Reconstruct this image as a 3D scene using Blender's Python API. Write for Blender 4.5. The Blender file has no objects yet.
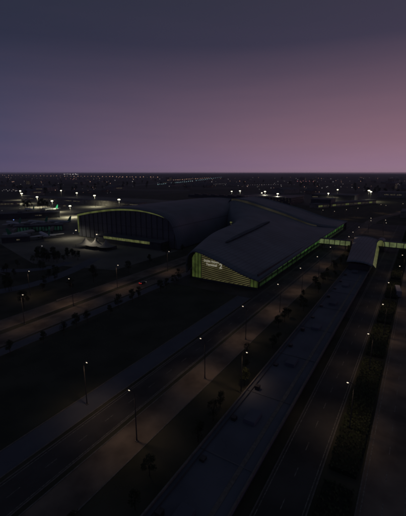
import bpy, math, random
from mathutils import Vector, Matrix
R = math.radians
rnd = random.Random(7)
S = bpy.context.scene
COL = S.collection

# ---------------------------------------------------------------- camera (world: x along the terminal's long axis, y to its left, z up, metres)
H = 65.0; FPX = 352.0; PITCH = R(13.6); AZ = R(31.5)
CU, CV = -178.95, -73.5
cam_d = bpy.data.cameras.new('camera'); cam = bpy.data.objects.new('camera', cam_d); COL.objects.link(cam)
cam.location = (CU, CV, H)
cam.rotation_euler = (R(90) - PITCH, 0, AZ - R(90))
cam_d.sensor_fit = 'HORIZONTAL'; cam_d.sensor_width = 36; cam_d.lens = FPX / 406 * 36
cam_d.clip_start = 1; cam_d.clip_end = 80000
S.camera = cam

def at(x, y, z=0.0):
    """point of the plane at height z seen at (x, y) of the 406x516 photograph"""
    dx = (x - 203) / FPX; dy = (258 - y) / FPX
    wx = dx; wy = math.cos(PITCH) + dy * math.sin(PITCH); wz = -math.sin(PITCH) + dy * math.cos(PITCH)
    t = (z - H) / wz
    X, Y = wx * t, wy * t
    s, c = math.sin(AZ), math.cos(AZ)
    return (X * s + Y * c + CU, -X * c + Y * s + CV, z)

# ---------------------------------------------------------------- materials
def mat(name, col, rough=.8, metal=0.0, var=0.0, scale=1.0, col2=None, bump=0.0, spec=.3, det=6, objc=True):
    m = bpy.data.materials.new(name); m.use_nodes = True
    nt = m.node_tree; b = nt.nodes['Principled BSDF']
    b.inputs['Base Color'].default_value = (*col, 1); b.inputs['Roughness'].default_value = rough
    b.inputs['Metallic'].default_value = metal; b.inputs['Specular IOR Level'].default_value = spec
    if var or col2:
        tc = nt.nodes.new('ShaderNodeTexCoord'); n = nt.nodes.new('ShaderNodeTexNoise'); n.inputs['Scale'].default_value = scale
        n.inputs['Detail'].default_value = det
        nt.links.new(tc.outputs['Object'], n.inputs['Vector'])
        r = nt.nodes.new('ShaderNodeValToRGB'); r.color_ramp.elements[0].position = .35; r.color_ramp.elements[1].position = .65
        c2 = col2 or tuple(min(1, c * (1 + var)) for c in col)
        c1 = col if col2 else tuple(c * (1 - var) for c in col)
        r.color_ramp.elements[0].color = (*c1, 1); r.color_ramp.elements[1].color = (*c2, 1)
        nt.links.new(n.outputs['Fac'], r.inputs['Fac']); nt.links.new(r.outputs['Color'], b.inputs['Base Color'])
        if bump:
            bp = nt.nodes.new('ShaderNodeBump'); bp.inputs['Strength'].default_value = bump
            nt.links.new(n.outputs['Fac'], bp.inputs['Height']); nt.links.new(bp.outputs['Normal'], b.inputs['Normal'])
    return m

def glow(name, col, strength, sample=False, base=(.02, .02, .02), var=0.0, scale=.4):
    m = bpy.data.materials.new(name); m.use_nodes = True
    nt = m.node_tree; b = nt.nodes['Principled BSDF']
    b.inputs['Base Color'].default_value = (*base, 1); b.inputs['Roughness'].default_value = .4
    b.inputs['Emission Color'].default_value = (*col, 1); b.inputs['Emission Strength'].default_value = strength
    if var:
        tc = nt.nodes.new('ShaderNodeTexCoord'); n = nt.nodes.new('ShaderNodeTexNoise'); n.inputs['Scale'].default_value = scale
        n.inputs['Detail'].default_value = 3
        nt.links.new(tc.outputs['Object'], n.inputs['Vector'])
        mr = nt.nodes.new('ShaderNodeMapRange'); mr.inputs['From Min'].default_value = .35; mr.inputs['From Max'].default_value = .65
        mr.inputs['To Min'].default_value = strength * (1 - var); mr.inputs['To Max'].default_value = strength * (1 + var)
        nt.links.new(n.outputs['Fac'], mr.inputs['Value']); nt.links.new(mr.outputs['Result'], b.inputs['Emission Strength'])
    m.cycles.emission_sampling = 'FRONT' if sample else 'NONE'
    return m

def seam_mat(name, col, pitch, axis=0, rough=.6, metal=.1):
    m = mat(name, col, rough, metal, var=.14, scale=.05)
    nt = m.node_tree; b = nt.nodes['Principled BSDF']
    tc = nt.nodes.new('ShaderNodeTexCoord'); sx = nt.nodes.new('ShaderNodeSeparateXYZ'); nt.links.new(tc.outputs['Object'], sx.inputs[0])
    md = nt.nodes.new('ShaderNodeMath'); md.operation = 'PINGPONG'; md.inputs[1].default_value = pitch / 2
    nt.links.new(sx.outputs[axis], md.inputs[0])
    lt = nt.nodes.new('ShaderNodeMath'); lt.operation = 'LESS_THAN'; lt.inputs[1].default_value = .12; nt.links.new(md.outputs[0], lt.inputs[0])
    bp = nt.nodes.new('ShaderNodeBump'); bp.inputs['Strength'].default_value = .8; bp.inputs['Distance'].default_value = .12
    nt.links.new(lt.outputs[0], bp.inputs['Height']); nt.links.new(bp.outputs['Normal'], b.inputs['Normal'])
    # wider joints across the sheets, and dull sealant in every joint
    m2 = nt.nodes.new('ShaderNodeMath'); m2.operation = 'PINGPONG'; m2.inputs[1].default_value = 7.5; nt.links.new(sx.outputs[1 - axis], m2.inputs[0])
    l2 = nt.nodes.new('ShaderNodeMath'); l2.operation = 'LESS_THAN'; l2.inputs[1].default_value = .22; nt.links.new(m2.outputs[0], l2.inputs[0])
    mxx = nt.nodes.new('ShaderNodeMath'); mxx.operation = 'MAXIMUM'; nt.links.new(lt.outputs[0], mxx.inputs[0]); nt.links.new(l2.outputs[0], mxx.inputs[1])
    sc_ = nt.nodes.new('ShaderNodeMath'); sc_.operation = 'MULTIPLY'; sc_.inputs[1].default_value = .55; nt.links.new(mxx.outputs[0], sc_.inputs[0])
    mc = nt.nodes.new('ShaderNodeMix'); mc.data_type = 'RGBA'; mc.inputs['B'].default_value = (.05, .055, .06, 1)
    src = b.inputs['Base Color'].links[0].from_socket
    nt.links.new(sc_.outputs[0], mc.inputs['Factor']); nt.links.new(src, mc.inputs['A']); nt.links.new(mc.outputs['Result'], b.inputs['Base Color'])
    return m

M = dict(
    grass=mat('grass', (.038, .042, .032), .95, scale=.08, col2=(.075, .073, .056), spec=.1, det=9),
    lawn=mat('lawn', (.036, .042, .034), .95, scale=.07, col2=(.066, .07, .054), bump=.3, spec=.1, det=10),
    land=mat('land', (.04, .042, .036), .95, scale=.004, col2=(.10, .095, .085), spec=.1, det=9),
    asphalt=mat('asphalt', (.035, .035, .038), .85, scale=.09, col2=(.075, .072, .072), spec=.25, det=10),
    asphalt_new=mat('fresh_asphalt', (.075, .085, .115), .75, scale=.15, col2=(.095, .105, .135), spec=.25, det=9),
    paving=mat('paving', (.085, .072, .065), .9, scale=.11, col2=(.20, .165, .14), spec=.2, det=9),
    concrete=mat('concrete', (.10, .098, .09), .85, scale=.03, col2=(.17, .162, .15), spec=.2, det=9),
    kerb=mat('kerb_stone', (.14, .135, .13), .85, var=.2, scale=1.5),
    paint=mat('road_paint', (.17, .17, .16), .85, var=.5, scale=2),
    roof=seam_mat('roof_metal', (.145, .172, .21), 2.4, 1),
    roof_x=seam_mat('roof_metal_ribbed', (.135, .15, .185), 3.0, 0),
    roof_dark=mat('roof_felt', (.10, .105, .125), .85, var=.25, scale=.08),
    deck=mat('deck_roof', (.075, .085, .115), .85, scale=.09, col2=(.11, .125, .165), det=8),
    dark_metal=mat('dark_metal', (.06, .06, .065), .5, .5, var=.2, scale=1),
    pole=mat('painted_pole', (.05, .05, .052), .7, .1, var=.15, scale=2),
    clad=mat('dark_cladding', (.055, .058, .068), .6, .2, var=.25, scale=.15),
    wall=mat('render_wall', (.2, .19, .18), .85, var=.25, scale=.2),
    groove_shade=mat('groove_shade_paint', (.095, .108, .13), .9, var=.2, scale=.2, spec=.1),  # darker tone painted for the shadow in the roof groove
    brick=mat('brick_wall', (.16, .12, .10), .9, var=.3, scale=.3),
    slate=mat('slate_roof', (.09, .09, .10), .8, var=.25, scale=.4),
    glass=mat('dark_glass', (.03, .033, .042), .15, 0, spec=.6),
    tinted=mat('tinted_glass', (.10, .105, .125), .35, 0, var=.12, scale=.06, spec=.4),
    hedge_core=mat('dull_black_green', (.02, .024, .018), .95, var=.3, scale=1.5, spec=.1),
    slat=mat('louvre_slat', (.34, .19, .10), .7, 0, var=.2, scale=.6),
    tent=mat('tent_fabric', (.22, .21, .20), .8, var=.08, scale=.6),
    white_paint=mat('aircraft_paint', (.36, .38, .40), .35, 0, var=.05, scale=.2, spec=.5),
    green_paint=mat('green_tail_paint', (.02, .22, .12), .35, 0, spec=.5),
    tyre=mat('tyre_rubber', (.02, .02, .02), .9),
    car_paint=mat('car_paint', (.12, .12, .14), .3, .4, spec=.5),
    coach_paint=mat('coach_paint', (.22, .22, .23), .4, .1, spec=.5),
    bark=mat('bark', (.07, .055, .04), .95, var=.3, scale=3),
    leaf=mat('leaf', (.035, .05, .022), .8, scale=.8, col2=(.055, .066, .034), spec=.2),
    hill=mat('hill', (.03, .035, .035), .95, scale=.001, col2=(.05, .05, .05), spec=.1),
    runway=mat('runway_asphalt', (.085, .085, .09), .85, scale=.01, col2=(.13, .13, .13), det=8),
    # things that give off light
    olive=glow('lit_olive_glass', (.58, .63, .22), .12, base=(.05, .05, .04), var=.4, scale=.35),
    olive_dim=glow('lit_olive_soffit', (.48, .55, .17), .125, base=(.05, .05, .04), var=.35, scale=.12),
    facade=glow('lit_hall_glass', (.58, .55, .22), .082, base=(.05, .05, .03), var=.3, scale=.12),
    facade_green=glow('lit_green_glass', (.32, .46, .11), .085, base=(.03, .05, .02), var=.4, scale=.25),
    green=glow('lit_green_wall', (.15, .42, .09), .13, base=(.03, .05, .02), var=.6, scale=.09),
    green2=glow('lit_green_plinth', (.14, .34, .10), .045, base=(.03, .05, .02), var=.6, scale=.07),
    clere=glow('lit_clerestory', (.42, .38, .24), .035, base=(.05, .05, .04), var=.5, scale=.06),
    teal=glow('lit_teal_glass', (.10, .38, .26), .022, base=(.03, .05, .04), var=.9, scale=.15),
    bridge=glow('lit_bridge_glass', (.50, .62, .26), .15, sample=True, base=(.05, .05, .04), var=.35, scale=.3),
    window=glow('lit_window', (.85, .72, .45), .05, base=(.03, .03, .03), var=.8, scale=.4),
    letter=glow('sign_letter', (.95, .92, .74), .27, base=(.5, .5, .4)),
    flood=glow('flood_lens', (1.0, .95, .62), 7),
    flood_far=glow('flood_lens_far', (1.0, .93, .66), 22),
    sodium=glow('street_lens', (1.0, .84, .62), 1.5),
    orange=glow('orange_lens', (1.0, .58, .38), 1.1),
    white_l=glow('white_lens', (.95, .85, .82), 3.2),
    teal_l=glow('teal_lens', (.45, .75, .80), .55),
    red_l=glow('red_lens', (1.0, .35, .33), .9),
    dimw=glow('dim_lens', (.80, .74, .72), .45),
    blue_l=glow('blue_lens', (.25, .4, 1.0), 1.2),
    tail=glow('tail_light', (1.0, .04, .03), 1.1),
    head=glow('head_light', (1.0, .95, .85), 2.0),
)
for k, n in (('flood', 1), ('sodium', 1)): pass

# ---------------------------------------------------------------- mesh builder
class MB:
    def __init__(s): s.v = []; s.f = []
    def add(s, vs, fs):
        o = len(s.v); s.v += [tuple(p) for p in vs]; s.f += [tuple(i + o for i in f) for f in fs]; return s
    def box(s, x0, x1, y0, y1, z0, z1, rot=0, c=None):
        vs = [(x, y, z) for z in (z0, z1) for x, y in ((x0, y0), (x1, y0), (x1, y1), (x0, y1))]
        if rot:
            c = c or ((x0 + x1) / 2, (y0 + y1) / 2); co, si = math.cos(rot), math.sin(rot)
            vs = [(c[0] + (x - c[0]) * co - (y - c[1]) * si, c[1] + (x - c[0]) * si + (y - c[1]) * co, z) for x, y, z in vs]
        return s.add(vs, [(0, 3, 2, 1), (4, 5, 6, 7), (0, 1, 5, 4), (1, 2, 6, 5), (2, 3, 7, 6), (3, 0, 4, 7)])
    def tube(s, pts, rads, n=8, cap=True):
        pts = [Vector(p) for p in pts]
        if not hasattr(rads, '__len__'): rads = [rads] * len(pts)
        rings = []
        for i, p in enumerate(pts):
            d = (pts[min(i + 1, len(pts) - 1)] - pts[max(i - 1, 0)]).normalized()
            a = d.orthogonal().normalized() if abs(d.z) > .99 else d.cross(Vector((0, 0, 1))).normalized()
            b = d.cross(a)
            rings.append([p + (a * math.cos(t) + b * math.sin(t)) * rads[i] for t in [2 * math.pi * k / n for k in range(n)]])
        vs = [v for r in rings for v in r]; fs = []
        for i in range(len(pts) - 1):
            for k in range(n):
                fs.append((i * n + k, i * n + (k + 1) % n, (i + 1) * n + (k + 1) % n, (i + 1) * n + k))
        if cap: fs += [tuple(reversed(range(n))), tuple(range((len(pts) - 1) * n, len(pts) * n))]
        return s.add(vs, fs)
    def ball(s, c, r, n=8, m=5, sz=1.0):
        vs = [(c[0], c[1], c[2] + r * sz)]; fs = []
        for i in range(1, m):
            t = math.pi * i / m
            for k in range(n):
                a = 2 * math.pi * k / n
                vs.append((c[0] + r * math.sin(t) * math.cos(a), c[1] + r * math.sin(t) * math.sin(a), c[2] + r * sz * math.cos(t)))
        vs.append((c[0], c[1], c[2] - r * sz)); L = len(vs) - 1
        for k in range(n): fs.append((0, 1 + k, 1 + (k + 1) % n)); fs.append((L, 1 + (m - 2) * n + (k + 1) % n, 1 + (m - 2) * n + k))
        for i in range(m - 2):
            for k in range(n): fs.append((1 + i * n + k, 1 + (i + 1) * n + k, 1 + (i + 1) * n + (k + 1) % n, 1 + i * n + (k + 1) % n))
        return s.add(vs, fs)
    def prism(s, poly, z0, z1):
        n = len(poly)
        vs = [(p[0], p[1], z0) for p in poly] + [(p[0], p[1], z1) for p in poly]
        return s.add(vs, [tuple(reversed(range(n))), tuple(range(n, 2 * n))] + [(i, (i + 1) % n, n + (i + 1) % n, n + i) for i in range(n)])
    def plate_x(s, poly, x0, x1):
        """outline in (y, z), extruded from x0 to x1"""
        n = len(poly)
        vs = [(x0, p[0], p[1]) for p in poly] + [(x1, p[0], p[1]) for p in poly]
        return s.add(vs, [tuple(range(n)), tuple(reversed(range(n, 2 * n)))] + [(i, n + i, n + (i + 1) % n, (i + 1) % n) for i in range(n)])
    def sheet(s, poly, z):
        return s.add([(p[0], p[1], z) for p in poly], [tuple(range(len(poly)))])
    def build(s, name, m, parent=None, smooth=False):
        me = bpy.data.meshes.new(name); me.from_pydata(s.v, [], s.f); me.update()
        if m: me.materials.append(m)
        if smooth: me.polygons.foreach_set('use_smooth', [True] * len(me.polygons))
        o = bpy.data.objects.new(name, me); COL.objects.link(o)
        if parent: o.parent = parent
        return o

def tag(o, label=None, cat=None, group=None, kind=None):
    if label: o['label'] = label
    if cat: o['category'] = cat
    if group: o['group'] = group
    if kind: o['kind'] = kind
    return o
def empty(name, loc=(0, 0, 0), rz=0.0, **k):
    o = bpy.data.objects.new(name, None); COL.objects.link(o); o.location = loc; o.rotation_euler = (0, 0, rz); o.empty_display_size = .5
    return tag(o, **k)
def copy_tree(o, parent=None):
    c = o.copy(); COL.objects.link(c); c.parent = parent
    for ch in [x for x in bpy.data.objects if x.parent == o]: copy_tree(ch, c)
    return c
def struct(name, mb, m): return tag(mb.build(name, m), kind='structure')
def place(o, loc, rz=0.0, label=None, sc=None):
    o.location = loc; o.rotation_euler = (0, 0, rz)
    if label: o['label'] = label
    if sc: o.scale = (sc, sc, sc)
    return o
def light(parent, loc, power, col, kind='SPOT', size=150, rad=.4, aim=None):
    d = bpy.data.lights.new('lamp_light', kind); d.energy = power; d.color = col; d.shadow_soft_size = rad
    if kind == 'SPOT': d.spot_size = R(size); d.spot_blend = 1.0
    o = bpy.data.objects.new('lamp_light', d); COL.objects.link(o); o.parent = parent; o.location = loc
    return o

# ---------------------------------------------------------------- ground, roads
g = MB(); RG = 26000; n = 72
ring = [(CU + RG * math.cos(2 * math.pi * i / n), CV + RG * math.sin(2 * math.pi * i / n)) for i in range(n)]
struct('ground', MB().sheet(ring, 0), M['land'])
zl = [0.004]
def lay(name, poly, m, step=None):
    zl[0] += .004
    return struct(name, MB().sheet(poly, step or zl[0]), m)
def rect(x0, x1, y0, y1): return [(x0, y0), (x1, y0), (x1, y1), (x0, y1)]
lay('airport_grass', rect(-420, 900, -420, 620), M['grass'])
lay('forecourt', rect(-15, 330, -64, 60), M['asphalt'])
lay('forecourt_verge', rect(-420, 180, -35.5, -23.5), M['grass'])
lay('lawn', [(-330, 5.8), (-21, 5.8), (-12, 30), (-14, 49), (-330, 40)], M['lawn'])
# apron concrete (left of the halls)
lay('apron', [(-12, 100), (64, 99), (64, 232), (262, 232), (262, 330), (520, 330), (520, 780), (60, 780), (20, 330), (-30, 165)], M['concrete'])
lay('far_apron', [(540, 60), (940, 20), (940, 420), (600, 420)], M['asphalt'])
# long straight road beside the hall, footway in front of it, service road by the deck
def strip_road(name, x0, x1, y0, y1, m, kerbs=True, lines=(), dashes=()):
    lay(name, rect(x0, x1, y0, y1), m)
    if kerbs:
        k = MB(); k.box(x0, x1, y0 - .3, y0, 0, .13); k.box(x0, x1, y1, y1 + .3, 0, .13); struct('kerb', k, M['kerb'])
    zp = zl[0] + .004
    if lines or dashes:
        p = MB()
        for y in lines: p.sheet(rect(x0, x1, y - .09, y + .09), zp)
        for y in dashes:
            x = x0
            while x < x1 - 3: p.sheet(rect(x, x + 3, y - .08, y + .08), zp); x += 9
        zl[0] = zp; struct('road_markings', p, M['paint'])
strip_road('footway', -420, -14.5, -2.2, 5.0, M['asphalt_new'])
strip_road('approach_road', -420, 330, -12.6, -4, M['asphalt'], lines=(-12.2, -4.5), dashes=(-8.3,))
strip_road('lamp_promenade', -420, 330, -23, -14.5, M['paving'], dashes=())
strip_road('service_road', -420, 330, -61.8, -52.8, M['asphalt'], lines=(-61.3, -53.3), dashes=(-57.2,))
strip_road('east_carriageway', -420, 330, -79, -70.2, M['paving'], lines=(-70.8, -78.3), dashes=(-74.5,))
strip_road('outer_road', -420, 500, -101, -93, M['asphalt'], lines=(-93.6, -100.4), dashes=(-97,))
strip_road('boulevard_inner', -420, 60, 57.5, 67.5, M['paving'], lines=(58.1, 66.9), dashes=(62.5,))
strip_road('boulevard_outer', -420, 60, 71.6, 82, M['paving'], lines=(72.2, 81.4), dashes=(76.8,))
strip_road('inner_service_road', -420, 60, 50.5, 55.5, M['asphalt_new'], dashes=(53,))
# cross street in front of the hall
lay('forecourt_crossing', rect(-14.6, -3.5, -3, 50), M['asphalt'])
# curved slip road on the left
def ribbon(pts, w, z):
    mb = MB(); vs = []
    for i, p in enumerate(pts):
        a = pts[max(i - 1, 0)]; b = pts[min(i + 1, len(pts) - 1)]
        d = Vector((b[0] - a[0], b[1] - a[1])).normalized(); nrm = Vector((-d.y, d.x)) * w / 2
        vs += [(p[0] + nrm.x, p[1] + nrm.y, z), (p[0] - nrm.x, p[1] - nrm.y, z)]
    return mb.add(vs, [(2 * i, 2 * i + 1, 2 * i + 3, 2 * i + 2) for i in range(len(pts) - 1)])
def bez(p, n=24):
    out = []
    for i in range(n + 1):
        t = i / n; a = (1 - t) ** 3; b = 3 * t * (1 - t) ** 2; c = 3 * t * t * (1 - t); d = t ** 3
        out.append(tuple(a * p[0][k] + b * p[1][k] + c * p[2][k] + d * p[3][k] for k in (0, 1)))
    return out
slip = bez([at(-60, 300)[:2], at(20, 290)[:2], at(50, 285)[:2], at(96, 258)[:2]])
zl[0] += .004; struct('slip_road', ribbon(slip, 9, zl[0]), M['asphalt_new'])
slip2 = bez([at(-60, 262)[:2], at(10, 276)[:2], at(40, 272)[:2], at(70, 262)[:2]])
zl[0] += .004; struct('apron_road', ribbon(slip2, 8, zl[0]), M['asphalt_new'])
far_rd = bez([(330, -20), (420, -10), (560, -90), (1100, -150)])
zl[0] += .004; struct('far_road', ribbon(far_rd, 14, zl[0]), M['paving'])
# runways and taxiways
def band(a, b, w, name, m):
    zl[0] += .004
    return struct(name, ribbon([a[:2], b[:2]], w, zl[0]), m)
band(at(-60, 188), at(190, 190.5), 40, 'runway', M['runway'])
band(at(130, 186), at(225, 176.8), 60, 'runway', M['runway'])
band(at(236, 185), at(306, 184.3), 40, 'taxiway', M['runway'])
band(at(350, 189.5), at(440, 194), 30, 'taxiway', M['runway'])
band(at(188, 180.5), at(238, 179), 60, 'taxiway', M['runway'])

# hills on the horizon: low uneven ridge
mb = MB(); rr = random.Random(3); vs = []; N = 160
for i in range(N + 1):
    a = AZ + R(-75) + R(150) * i / N
    h = 14 + 16 * (math.sin(i * .21) + math.sin(i * .083 + 1) + .5 * math.sin(i * .63)) / 2 + rr.uniform(0, 5)
    for r, hh in ((20000, 0), (22000, max(6, h)), (24500, 0)): vs.append((CU + r * math.cos(a), CV + r * math.sin(a), hh + .05))
mb.add(vs, [(3 * i + j, 3 * i + j + 1, 3 * i + j + 4, 3 * i + j + 3) for i in range(N) for j in (0, 1)])
struct('hills', mb, M['hill'])

# ---------------------------------------------------------------- lofted roofs
def cr(p0, p1, p2, p3, t):
    return tuple(.5 * (2 * b + (c - a) * t + (2 * a - 5 * b + 4 * c - d) * t * t + (3 * b - a - 3 * c + d) * t ** 3) for a, b, c, d in zip(p0, p1, p2, p3))
def spline(pts, k):
    out = []
    for i in range(len(pts) - 1):
        a = pts[max(i - 1, 0)]; d = pts[min(i + 2, len(pts) - 1)]
        out += [cr(a, pts[i], pts[i + 1], d, j / k) for j in range(k)]
    return out + [pts[-1]]
def loft(stations, k=5, ku=6, th=.9):
    """stations: list of (x, [(y, z) ...]); returns a solid curved roof"""
    rows = [[(x, y, z) for y, z in spline(p, k)] for x, p in stations]
    cols = [spline([r[j] for r in rows], ku) for j in range(len(rows[0]))]
    nj = len(cols); ni = len(cols[0])
    top = [cols[j][i] for i in range(ni) for j in range(nj)]
    bot = [(x, y, z - th) for x, y, z in top]; o = len(top); fs = []
    for i in range(ni - 1):
        for j in range(nj - 1):
            a = i * nj + j; fs.append((a, a + nj, a + nj + 1, a + 1)); fs.append((o + a, o + a + 1, o + a + nj + 1, o + a + nj))
    for i in range(ni - 1):
        for j in (0, nj - 1):
            a = i * nj + j; fs.append((a, a + nj, o + a + nj, o + a))
    for j in range(nj - 1):
        for i in (0, ni - 1):
            a = i * nj + j; fs.append((a, a + 1, o + a + 1, o + a))
    return MB().add(top + bot, fs), cols

# ================================================================ check-in hall (front right shell)
hall = empty('terminal_hall', (0, 0, 0), label='airport hall with sweeping metal roof and striped yellow-green lit front', cat='terminal')
F0 = [(-2.6, 7.0), (9.3, 10.0), (21.6, 14.5), (31.0, 17.4), (38.5, 19.1), (42.4, 18.2), (45.2, 15.0), (46.3, 10.5), (46.0, 5.0)]
st = [(-4.0, F0),
      (60, [(-2.6, 8.2), (14, 11.2), (29, 16.4), (42, 20.0), (54, 21.0), (63, 19.0), (67.5, 14.6), (68.6, 10), (68.4, 5)]),
      (118, [(-2.6, 9.0), (17, 11.2), (36, 17.2), (52, 21.8), (63, 23.0), (71, 21.0), (75, 16.2), (76.5, 11), (76.4, 5)]),
      (160, [(-2.6, 9.4), (20, 11.0), (45, 18.2), (66, 23.6), (82, 26.6), (92, 27.0), (99, 24.5), (103, 18), (104, 10)]),
      (200, [(-2.6, 9.6), (23, 10.6), (52, 18.6), (80, 25.8), (98, 30.4), (112, 33.0), (118, 33.0), (122, 31), (124, 27)])]
rf, cols = loft(st)
rf.build('roof', M['roof'], hall, True)
st2 = [(200, [(-2.6, 9.9), (23, 12.0), (52, 21.0), (80, 28.4), (98, 33.0), (112, 35.2), (118, 35.2), (122, 33), (124, 29)]),
       (262, [(-2.6, 9.9), (23, 13.0), (52, 21.5), (80, 28.0), (98, 32.0), (112, 34.2), (118, 34.2), (122, 32), (124, 28)])]
rf2, _ = loft(st2, ku=4)
rf2.build('rear_roof', M['roof'], hall, True)
# lit clerestory in the step between the two roofs
a_ = spline(st[-1][1], 5); b_ = spline(st2[0][1], 5); q = []
m_ = MB()
for i in range(4, 31):
    m_.add([(199.75, a_[i][0], a_[i][1] - .2), (199.75, a_[i + 1][0], a_[i + 1][1] - .2), (199.75, b_[i + 1][0], b_[i + 1][1] - .1), (199.75, b_[i][0], b_[i][1] - .1)], [(0, 1, 2, 3)])
m_.build('clerestory', M['clere'], hall)
# raised strip along the roof crown, its dark colour standing in for a shadow groove
def surf(stn, x, y):
    for (xa, pa), (xb, pb) in zip(stn, stn[1:]):
        if xa <= x <= xb:
            t = (x - xa) / (xb - xa)
            def zz(p):
                s_ = spline(p, 8)
                for u_, w_ in zip(s_, s_[1:]):
                    if u_[0] <= y <= w_[0]: return u_[1] + (w_[1] - u_[1]) * (y - u_[0]) / max(1e-6, w_[0] - u_[0])
                return s_[-1][1]
            return zz(pa) * (1 - t) + zz(pb) * t
    return 0
m_ = MB(); vs = []
for i in range(21):
    x = 30 + 108 * i / 20; y = 36 + .1 * (x - 30); w = 1.9 * math.sin(math.pi * (i + .6) / 21.2) ** .4
    for dy in (-w * 1.25, w * 1.25): vs.append((x, y + dy, surf(st, x, y) + .75))
m_.add(vs, [(2 * i, 2 * i + 1, 2 * i + 3, 2 * i + 2) for i in range(20)])
ov = len(m_.v)
m_.add([(x, y, z - .5) for x, y, z in vs], [(2 * i, 2 * i + 2, 2 * i + 3, 2 * i + 1) for i in range(20)])
m_.build('groove_shade_strip', M['groove_shade'], hall)
# front glass wall: green-lit ends, olive middle, diagonal louvres in front
prof = spline(F0, 5)
def ztop(y):
    for p, q in zip(prof, prof[1:]):
        if p[0] <= y <= q[0]: return p[1] + (q[1] - p[1]) * (y - p[0]) / max(1e-6, q[0] - p[0]) - (2.6 * ((y - 39) / 5.5) ** 2 if y > 39 else 0)
    return prof[0][1]
def wall_piece(y0, y1, x, zb=1.3, dz=1.15, n=14):
    ys = [y0 + (y1 - y0) * i / n for i in range(n + 1)]
    return [(y, zb) for y in ys] + [(y, ztop(y) - dz) for y in reversed(ys)]
hall_front = MB()
hall_front.plate_x(wall_piece(4.2, 37.2, 0), 0.0, .3); fr = hall_front.build('front_glass', M['facade'], hall)
MB().plate_x(wall_piece(37.2, 44.2, 0), 0.0, .3).build('front_glass', M['facade_green'], hall)['label'] = 'plain green lit end of the front glazing under the highest roof'
MB().plate_x(wall_piece(-.2, 4.2, 0), 0.0, .3).build('front_glass', M['facade_green'], hall)['label'] = 'green lit low corner of the front glazing'
MB().box(-.6, .5, -.4, 44.6, 0, 1.3).build('plinth', M['clad'], hall)
# louvre slats, clipped to the wall outline
for k in range(-12, 24):
    # line z = z0 + s*(37-y)
    s_ = .42; z0 = 1.3 + k * 1.28
    pts = []
    ys = [4.0 + i * .5 for i in range(67)]
    seg = [y for y in ys if 1.6 < z0 + s_ * (37.3 - y) < ztop(y) - 1.5]
    if len(seg) < 4: continue
    m_ = MB(); y0, y1 = seg[0], seg[-1]
    def zf(y): return z0 + s_ * (37.3 - y)
    m_.add([(x, y, zf(y) + dz) for x in (-.55, -.25) for y, dz in ((y0, -.27), (y1, -.27), (y1, .27), (y0, .27))],
           [(0, 1, 2, 3), (7, 6, 5, 4), (0, 4, 5, 1), (1, 5, 6, 2), (2, 6, 7, 3), (3, 7, 4, 0)])
    m_.build('louvre', M['slat'], hall)
# mullions on the green ends
for y in (0.0, 2.1, 4.2, 37.3, 39.6, 41.9, 44.2):
    MB().box(-.3, -.002, y - .13, y + .13, 1.3, ztop(y) - 1.2).build('mullion', M['dark_metal'], hall)
# right hand side glazing under the eave, with mullions
def eave(x):
    return surf(st, x, -2.5) if x <= 200 else 9.9
xs = [2 + 10.0 * i for i in range(26)]
mg = MB(); mp = MB(); mm = MB()
for a, b in zip(xs, xs[1:]):
    za, zb = eave(a) - 1.1, eave(b) - 1.1
    mg.add([(a + .15, -.05, 4.3), (b - .15, -.05, 4.3), (b - .15, -.75, zb), (a + .15, -.75, za)], [(0, 1, 2, 3)])
    mp.add([(a + .3, -.5, 1.4), (b - .3, -.5, 1.4), (b - .3, -.3, 3.3), (a + .3, -.3, 3.3)], [(0, 1, 2, 3)])
mg.build('side_glass', M['green'], hall); mp.build('lower_side_glass', M['green2'], hall)
MB().box(1, 260, -.04, .6, 0, 9).build('side_wall', M['clad'], hall)
for a in xs:
    MB().add([(a - .12, -.55, 0), (a + .12, -.55, 0), (a + .12, .2, 0), (a - .12, .2, 0), (a - .12, -.85, eave(a) - 1), (a + .12, -.85, eave(a) - 1), (a + .15, .2, eave(a) - 1), (a - .15, .2, eave(a) - 1)],
             [(0, 3, 2, 1), (4, 5, 6, 7), (0, 1, 5, 4), (1, 2, 6, 5), (2, 3, 7, 6), (3, 0, 4, 7)]).build('rib', M['dark_metal'], hall)
MB().box(1, 260, -1.0, -.06, 3.5, 4.1).build('canopy', M['dark_metal'], hall)
# left hand wall following the eave
lw = []; m_ = MB()
ls = [(x, p[-1][0] - .5, p[-1][1] + .5) for x, p in ((0, F0), *st[1:4])]
ls = spline(ls, 6)
m_.add([c for p in ls for c in ((p[0], p[1], 0), (p[0], p[1], p[2]))], [(2 * i, 2 * i + 2, 2 * i + 3, 2 * i + 1) for i in range(len(ls) - 1)])
m_.build('side_wall', M['clad'], hall)
MB().box(262.2, 263, -2, 118, 0, 9).build('rear_wall', M['clad'], hall)
# lettering on the front
def text(s, y, z, size, name, parent, m=None, x=-.95, ext=.06, sx=1.0):
    c = bpy.data.curves.new(name, 'FONT'); c.body = s; c.size = size; c.extrude = ext; c.resolution_u = 4; c.offset = size * .012
    o = bpy.data.objects.new(name, c); COL.objects.link(o)
    c.materials.append(m or M['letter'])
    dg = bpy.context.evaluated_depsgraph_get(); me = bpy.data.meshes.new_from_object(o.evaluated_get(dg))
    bpy.data.objects.remove(o); o = bpy.data.objects.new(name, me); COL.objects.link(o)
    o.parent = parent; o.matrix_local = Matrix(((0, 0, -1, x), (-1, 0, 0, y), (0, 1, 0, z), (0, 0, 0, 1))) @ Matrix.Diagonal((sx, 1, 1, 1))
    return o
text('Dublin Airport', 35.0, 12.5, 1.75, 'lettering', hall)
text('Terminal', 33.4, 10.3, 2.1, 'lettering', hall)
text('2', 24.3, 9.6, 4.2, 'lettering', hall)
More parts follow.
